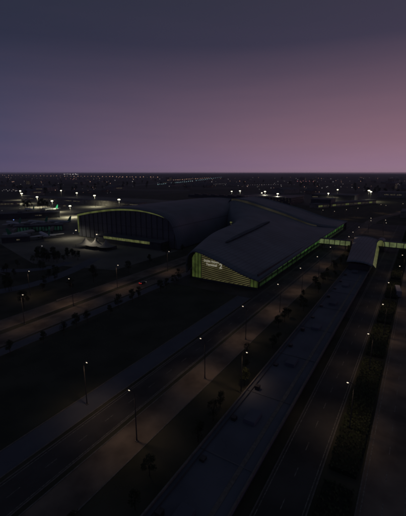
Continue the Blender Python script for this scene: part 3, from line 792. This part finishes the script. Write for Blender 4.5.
# ================================================================ aircraft on the left apron
def make_plane():
    t = empty('airliner', label='', cat='aircraft', group='airliners parked on the left apron')
    b = MB(); b.tube([(-19, 0, 4.6), (-17, 0, 4.4), (-12, 0, 3.9), (-6, 0, 3.7), (12, 0, 3.7), (15.5, 0, 3.6), (17.5, 0, 3.3), (18.6, 0, 3.1)], [.25, .8, 1.6, 1.95, 1.95, 1.7, 1.1, .2], 14)
    fu = b.build('fuselage', M['white_paint'], t, True)
    for s_ in (-1, 1):
        w = MB(); pts = [(3.5, s_ * 1.6), (-3.8, s_ * 1.6), (-7.6, s_ * 17), (-5.8, s_ * 17)]
        w.add([(x, y, 2.9 + abs(y) * .07) for x, y in pts] + [(x, y, 2.9 + abs(y) * .07 + (.55 if abs(y) < 5 else .15)) for x, y in pts], [(0, 1, 2, 3), (7, 6, 5, 4), (0, 4, 5, 1), (1, 5, 6, 2), (2, 6, 7, 3), (3, 7, 4, 0)])
        w.build('wing', M['white_paint'], t)
        MB().tube([(2.6, s_ * 5.6, 2.2), (1.4, s_ * 5.6, 2.2), (-1.6, s_ * 5.6, 2.3)], [.95, 1.1, .6], 12).build('engine', M['dark_metal'], t, True)
        w = MB(); pts = [(-14.6, s_ * .5), (-18, s_ * .5), (-19.2, s_ * 6), (-17.7, s_ * 6)]
        w.add([(x, y, 5.0) for x, y in pts] + [(x, y, 5.25) for x, y in pts], [(0, 1, 2, 3), (7, 6, 5, 4), (0, 4, 5, 1), (1, 5, 6, 2), (2, 6, 7, 3), (3, 7, 4, 0)])
        w.build('tailplane', M['white_paint'], t)
        MB().tube([(-1.5, s_ * 2.8, .02), (-1.5, s_ * 2.8, 3)], .28, 8).build('main_gear', M['tyre'], t)
    pts = [(-12.4, 5.2), (-17.8, 5.2), (-19.6, 11.6), (-17.4, 11.6)]
    f = MB(); f.add([(x, y, z) for y in (-.16, .16) for x, z in pts], [(0, 1, 2, 3), (7, 6, 5, 4), (0, 4, 5, 1), (1, 5, 6, 2), (2, 6, 7, 3), (3, 7, 4, 0)])
    f.build('tail_fin', M['green_paint'], t)
    MB().tube([(13.5, 0, .02), (13.5, 0, 2.6)], .22, 8).build('nose_gear', M['tyre'], t)
    w = MB(); w.box(16.1, 16.9, -.85, .85, 4.0, 4.5); w.build('cockpit_window', M['glass'], t)
    return t
pl = make_plane(); lst = [
 (45, 238.5, 70, 'airliner parked nearest the lit arch, out in the open'),
 (22, 236.8, 15, 'airliner left of the nearest one, before the teal pier'),
 (60, 224.5, 100, 'airliner on the pale lit concrete beside the arch'),
 (38, 224.8, 95, 'airliner nosed in behind the teal pier, second from the arch'),
 (14, 226, 85, 'airliner nosed in behind the teal pier at the far left'),
 (30, 211.5, 80, 'airliner behind the long dark pier, left one'),
 (50, 211, 100, 'airliner behind the long dark pier, right one'),
]
for i, (x, y, a, lb) in enumerate(lst):
    o = pl if i == 0 else copy_tree(pl); p = at(x, y); place(o, (p[0], p[1], .05), R(a), lb)

# ================================================================ cars and a coach
def make_car(m, lit):
    t = empty('car', label='', cat='car')
    b = MB()
    prof_ = [(-2.2, .35), (-2.2, .95), (-1.9, 1.05), (1.0, 1.0), (2.1, .8), (2.2, .4)]
    n_ = len(prof_); vs = [(x, s_ * .88, z) for s_ in (-1, 1) for x, z in prof_]
    b.add(vs, [tuple(range(n_)), tuple(reversed(range(n_, 2 * n_)))] + [(i, n_ + i, n_ + (i + 1) % n_, (i + 1) % n_) for i in range(n_)]); b.build('body', m, t)
    c = MB(); pr = [(-1.75, 1.05), (-1.2, 1.48), (.25, 1.48), (1.0, 1.0)]
    c.add([(x, s_ * (.8 if z < 1.2 else .65), z) for s_ in (-1, 1) for x, z in pr], [(0, 1, 2, 3), (7, 6, 5, 4), (0, 4, 5, 1), (1, 5, 6, 2), (2, 6, 7, 3), (3, 7, 4, 0)]); c.build('cabin', M['glass'], t)
    for x in (-1.35, 1.35):
        for s_ in (-1, 1): MB().tube([(x, s_ * .72, .33), (x, s_ * .92, .33)], .33, 10).build('wheel', M['tyre'], t)
    for s_ in (-1, 1):
        MB().box(-2.32, -2.2, s_ * .62 - .22, s_ * .62 + .22, .65, .95).build('tail_lamp', M['tail'] if lit else M['tyre'], t)
        MB().box(2.12, 2.26, s_ * .62 - .2, s_ * .62 + .2, .55, .75).build('headlight', M['head'] if lit else M['glass'], t)
    return t
p = at(142.7, 283.6); car = make_car(M['car_paint'], True)
place(car, (p[0], p[1], .06), 0, 'dark car with red tail lights driving along the boulevard')
for s_ in (-1, 1): pass
def coach(x, y, a, label):
    t = empty('coach', (x, y, .06), a, label=label, cat='coach')
    MB().box(-6, 6, -1.25, 1.25, .5, 3.3).build('body', M['coach_paint'], t)
    MB().box(-5.6, 5.9, -1.15, 1.15, 3.3, 3.6).build('roof', M['coach_paint'], t)
    for s_ in (-1, 1):
        MB().box(-5.7, 5.5, s_ * 1.29 - .03, s_ * 1.29 + .03, 1.7, 2.8).build('window', M['glass'], t)
        for x_ in (-3.8, 3.9): MB().tube([(x_, s_ * .95, .5), (x_, s_ * 1.32, .5)], .5, 12).build('wheel', M['tyre'], t)
    MB().box(6, 6.06, -1.1, 1.1, 1.4, 3.0).build('windscreen', M['glass'], t)
p = at(397.5, 294.5); coach(p[0], p[1], R(8), 'pale coach on the east road below the right footbridge')

# low guard rail, catching light on the boulevard
def rail(a, b, label):
    d = Vector((b[0] - a[0], b[1] - a[1])); L = d.length
    t = empty('guard_rail', (a[0], a[1], 0), math.atan2(d.y, d.x), label=label, cat='guard rail')
    MB().box(0, L, -.06, .06, .75, 1.1).build('rail', M['tent'], t)
    k = 0
    while k <= L: MB().box(k, k + .12, .07, .2, .02, 1.05).build('post', M['pole'], t); k += 3
rail(at(56.6, 302), at(79.5, 294.2), 'pale guard rail beside the second boulevard lamp')
rail(at(-4, 272.5), at(7, 276.6), 'short pale guard rail at the left edge')
# crash barrier / dark hedge in the east road median
def hedge(x0, x1, y0, y1, h, label, dens=10):
    o = MB(); r_ = random.Random(int(x0 * 13 + y0))
    t = empty('hedge', ((x0 + x1) / 2, (y0 + y1) / 2, 0), label=label, cat='hedge', group='clipped hedges in the east road median')
    X, Y = (x1 - x0) / 2, (y1 - y0) / 2
    for i in range(int((x1 - x0) * dens)):
        c = Vector((r_.uniform(-X, X), r_.uniform(-Y, Y), r_.uniform(h - .4, h + .1) if r_.random() < .7 else r_.uniform(.1, h))); a = Vector((r_.gauss(0, 1), r_.gauss(0, 1), r_.gauss(0, 1))).normalized() * .3
        b = a.orthogonal().normalized() * .28; o.add([c + a, c + b, c - a, c - b], [(0, 1, 2, 3)])
    o.build('foliage', M['leaf'], t)
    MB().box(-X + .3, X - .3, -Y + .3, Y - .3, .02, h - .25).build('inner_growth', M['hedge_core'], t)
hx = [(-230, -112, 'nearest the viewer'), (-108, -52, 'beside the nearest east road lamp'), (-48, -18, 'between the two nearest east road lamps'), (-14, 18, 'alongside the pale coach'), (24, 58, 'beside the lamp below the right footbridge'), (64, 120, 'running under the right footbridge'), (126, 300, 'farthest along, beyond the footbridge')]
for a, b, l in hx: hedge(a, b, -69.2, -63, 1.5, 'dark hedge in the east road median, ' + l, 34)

# ================================================================ trees
def make_tree(seed, h=8.5, cr_=3.0):
    r_ = random.Random(seed); t = empty('tree', label='', cat='tree')
    tr = MB(); tr.tube([(0, 0, 0), (.1, 0, h * .3), (0, .1, h * .75)], [.25, .17, .06], 7)
    cl = []
    for i in range(9):
        a = r_.uniform(0, 6.28); z = h * r_.uniform(.42, .88); rr_ = cr_ * r_.uniform(.35, .75) * (1.15 - z / h * .6)
        e = (rr_ * math.cos(a), rr_ * math.sin(a), z); tr.tube([(0, 0, h * .3 + .02 * i), (e[0] * .5, e[1] * .5, z * .85), e], [.1, .06, .02], 5); cl.append((e, r_.uniform(.8, 1.3)))
    cl.append(((0, 0, h * .9), 1.1))
    tr.build('trunk', M['bark'], t)
    lf = MB()
    for c, cr2 in cl:
        for i in range(90):
            d = Vector((r_.gauss(0, 1), r_.gauss(0, 1), r_.gauss(0, .8))); d = d.normalized() * cr2 * (r_.random() ** .4) * 1.25
            p_ = Vector(c) + d; a = Vector((r_.gauss(0, 1), r_.gauss(0, 1), r_.gauss(0, 1))).normalized() * r_.uniform(.16, .3)
            b = a.orthogonal().normalized() * .2; lf.add([p_ + a, p_ + b, p_ - a, p_ - b], [(0, 1, 2, 3)])
    lf.build('crown', M['leaf'], t)
    return t
tp = [make_tree(k, 8 + k, 3 + .3 * k) for k in range(4)]; tused = [0] * 4
def tree(x, y, label, group, sc=1.0):
    k = rnd.randrange(4); o = tp[k] if not tused[k] else copy_tree(tp[k]); tused[k] = 1
    place(o, (x, y, .02), rnd.uniform(0, 6), label, sc); o['group'] = group
for i in range(40):
    x = -212 + 9.3 * i + rnd.uniform(-3, 3)
    tree(x, rnd.uniform(-34, -25.5), 'young dark tree on the verge between promenade and deck', 'trees on the verge by the deck', rnd.uniform(.4, .75))
for i in range(24):
    tree(-215 + 9 * i + rnd.uniform(-3, 3), rnd.uniform(43.5, 48.5), 'small dark tree in the belt between lawn and boulevard', 'trees between lawn and boulevard', rnd.uniform(.45, .8))
for i in range(13):
    tree(-230 + 24 * i + rnd.uniform(-5, 5), 89 + rnd.uniform(-2, 4), 'dark tree along the far kerb of the boulevard', 'trees along the boulevard', rnd.uniform(.7, 1.1))
for i in range(12):
    tree(-190 + 36 * i + rnd.uniform(-8, 8), rnd.uniform(-91, -83), 'dark tree on the grass right of the east road', 'trees right of the east road', rnd.uniform(.7, 1.1))
for x, y, s_ in ((25, 209.5, 1.6), (27.5, 209.8, 1.8), (30, 209, 1.5), (40, 208.8, 1.7), (43, 209.6, 1.9), (45.5, 209, 1.6), (48, 209.4, 1.7)):
    p = at(x, y); tree(p[0], p[1], 'big dark tree in the clumps under the left floodlights', 'trees under the left floodlights', s_)
for i in range(26):
    p = at(rnd.uniform(36, 84), 259 + rnd.uniform(-2.5, 3.5)); tree(p[0], p[1], 'dark tree in the belt between the apron and the boulevard', 'trees between apron and boulevard', rnd.uniform(.5, 1.0))
for i in range(22):
    p = at(rnd.uniform(0, 60), rnd.uniform(262, 292))
    if abs(p[1] - 70) < 14: continue
    tree(p[0], p[1], 'low dark tree on the rough ground beside the slip roads at left', 'trees by the slip roads', rnd.uniform(.4, .8))
for i in range(18):
    tree(rnd.uniform(-140, 330), rnd.uniform(-91.5, -82), 'small dark tree on the strip between east and outer roads', 'trees between east and outer roads', rnd.uniform(.5, .8))
for i in range(130):
    x = rnd.uniform(0, 406); y = rnd.uniform(180, 197)
    p = at(x, y)
    if (100 < x < 345 and y > 190) or (p[0] < 560 and p[1] < 800 and p[0] > 0 and p[1] > 300): continue
    tree(p[0], p[1], 'small far tree on the dark plain beyond the airport', 'far trees on the plain', rnd.uniform(1.6, 2.8))

# ================================================================ haze
hz = MB().box(CU - 27500, CU + 27500, CV - 27500, CV + 27500, -1.0, 72.0).build('haze', None)
tag(hz, 'thin evening haze over the whole plain', kind='stuff')
m = bpy.data.materials.new('haze'); m.use_nodes = True; nt = m.node_tree
for n_ in list(nt.nodes):
    if n_.type == 'BSDF_PRINCIPLED': nt.nodes.remove(n_)
pv = nt.nodes.new('ShaderNodeVolumePrincipled'); pv.inputs['Color'].default_value = (.86, .86, .95, 1); pv.inputs['Density'].default_value = 7e-5
pv.inputs['Anisotropy'].default_value = .2
nt.links.new(pv.outputs['Volume'], nt.nodes['Material Output'].inputs['Volume'])
hz.data.materials.append(m); hz.display_type = 'WIRE'

# ================================================================ dusk sky and the last light
SUN_EL = R(1.2); SUN_AZ_WORLD = AZ - R(62)       # glow lies to the right of the picture
W = bpy.data.worlds.new('World'); S.world = W; W.use_nodes = True; nt = W.node_tree; nt.nodes.clear()
out = nt.nodes.new('ShaderNodeOutputWorld'); bg = nt.nodes.new('ShaderNodeBackground')
sky = nt.nodes.new('ShaderNodeTexSky'); sky.sky_type = 'NISHITA'; sky.sun_disc = False
sky.sun_elevation = SUN_EL; sky.sun_rotation = math.pi / 2 - SUN_AZ_WORLD; sky.altitude = 60; sky.dust_density = 3; sky.air_density = 1.5
L = nt.links.new
tc = nt.nodes.new('ShaderNodeTexCoord'); sp = nt.nodes.new('ShaderNodeSeparateXYZ'); L(tc.outputs['Generated'], sp.inputs[0])
def ramp(stops):
    r = nt.nodes.new('ShaderNodeValToRGB'); e = r.color_ramp.elements
    e[0].position, e[0].color = stops[0][0], (*stops[0][1], 1); e[1].position, e[1].color = stops[-1][0], (*stops[-1][1], 1)
    for p_, c_ in stops[1:-1]: q_ = e.new(p_); q_.color = (*c_, 1)
    return r
def srgb(*c): return tuple(((x / 255 + .055) / 1.055) ** 2.4 if x > 10 else x / 255 / 12.92 for x in c)
# elevation ramps (z of the view direction) for the cool left and the rosy right of the sky
cool = ramp([(0, srgb(92, 84, 112)), (.02, srgb(88, 80, 110)), (.08, srgb(80, 76, 104)), (.30, srgb(46, 49, 70)), (.55, srgb(42, 48, 60)), (1, srgb(50, 56, 64))])
rosy = ramp([(0, srgb(152, 122, 140)), (.02, srgb(146, 116, 138)), (.08, srgb(138, 106, 122)), (.30, srgb(66, 60, 80)), (.55, srgb(46, 49, 60)), (1, srgb(50, 56, 64))])
for r in (cool, rosy): L(sp.outputs['Z'], r.inputs['Fac'])
dt = nt.nodes.new('ShaderNodeVectorMath'); dt.operation = 'DOT_PRODUCT'; dt.inputs[1].default_value = (math.cos(SUN_AZ_WORLD), math.sin(SUN_AZ_WORLD), 0)
L(tc.outputs['Generated'], dt.inputs[0])
mr = nt.nodes.new('ShaderNodeMapRange'); mr.inputs['From Min'].default_value = -.02; mr.inputs['From Max'].default_value = .86; L(dt.outputs['Value'], mr.inputs['Value'])
# faint streaky cloud to break the gradient
mp_ = nt.nodes.new('ShaderNodeMapping'); mp_.inputs['Scale'].default_value = (1.5, 1.5, 14); L(tc.outputs['Generated'], mp_.inputs['Vector'])
ns = nt.nodes.new('ShaderNodeTexNoise'); ns.inputs['Scale'].default_value = 2.2; ns.inputs['Detail'].default_value = 5; L(mp_.outputs[0], ns.inputs['Vector'])
ad = nt.nodes.new('ShaderNodeMath'); ad.operation = 'MULTIPLY_ADD'; ad.inputs[1].default_value = .22; L(ns.outputs['Fac'], ad.inputs[0]); L(mr.outputs[0], ad.inputs[2])
sb = nt.nodes.new('ShaderNodeMath'); sb.operation = 'SUBTRACT'; sb.inputs[1].default_value = .11; sb.use_clamp = True; L(ad.outputs[0], sb.inputs[0])
mx = nt.nodes.new('ShaderNodeMix'); mx.data_type = 'RGBA'; L(sb.outputs[0], mx.inputs['Factor']); L(cool.outputs[0], mx.inputs['A']); L(rosy.outputs[0], mx.inputs['B'])
bg2 = nt.nodes.new('ShaderNodeBackground'); L(mx.outputs['Result'], bg2.inputs['Color']); bg2.inputs['Strength'].default_value = .93
L(sky.outputs[0], bg.inputs['Color']); bg.inputs['Strength'].default_value = .002
ads = nt.nodes.new('ShaderNodeAddShader'); L(bg.outputs[0], ads.inputs[0]); L(bg2.outputs[0], ads.inputs[1]); L(ads.outputs[0], out.inputs['Surface'])

sd = bpy.data.lights.new('sun', 'SUN'); sd.energy = .012; sd.angle = R(8); sd.color = (1.0, .62, .60)
so = bpy.data.objects.new('sun', sd); COL.objects.link(so)
dirn = Vector((math.cos(SUN_AZ_WORLD) * math.cos(R(4)), math.sin(SUN_AZ_WORLD) * math.cos(R(4)), math.sin(R(4))))
so.rotation_euler = dirn.to_track_quat('Z', 'Y').to_euler(); so.location = (0, 0, 60)

# ================================================================ render settings
S.render.engine = 'CYCLES'
S.view_settings.view_transform = 'Standard'; S.view_settings.look = 'None'; S.view_settings.exposure = 0; S.view_settings.gamma = 1
S.view_settings.use_curve_mapping = False
S.cycles.use_denoising = True
try: S.cycles.denoiser = 'OPENIMAGEDENOISE'
except Exception: pass
S.cycles.max_bounces = 4; S.cycles.diffuse_bounces = 2; S.cycles.glossy_bounces = 2; S.cycles.volume_bounces = 0; S.cycles.transmission_bounces = 1
S.cycles.use_light_tree = True
S.cycles.sample_clamp_indirect = 1.0
S.cycles.pixel_filter_type = 'BLACKMAN_HARRIS'; S.cycles.filter_width = 1.9
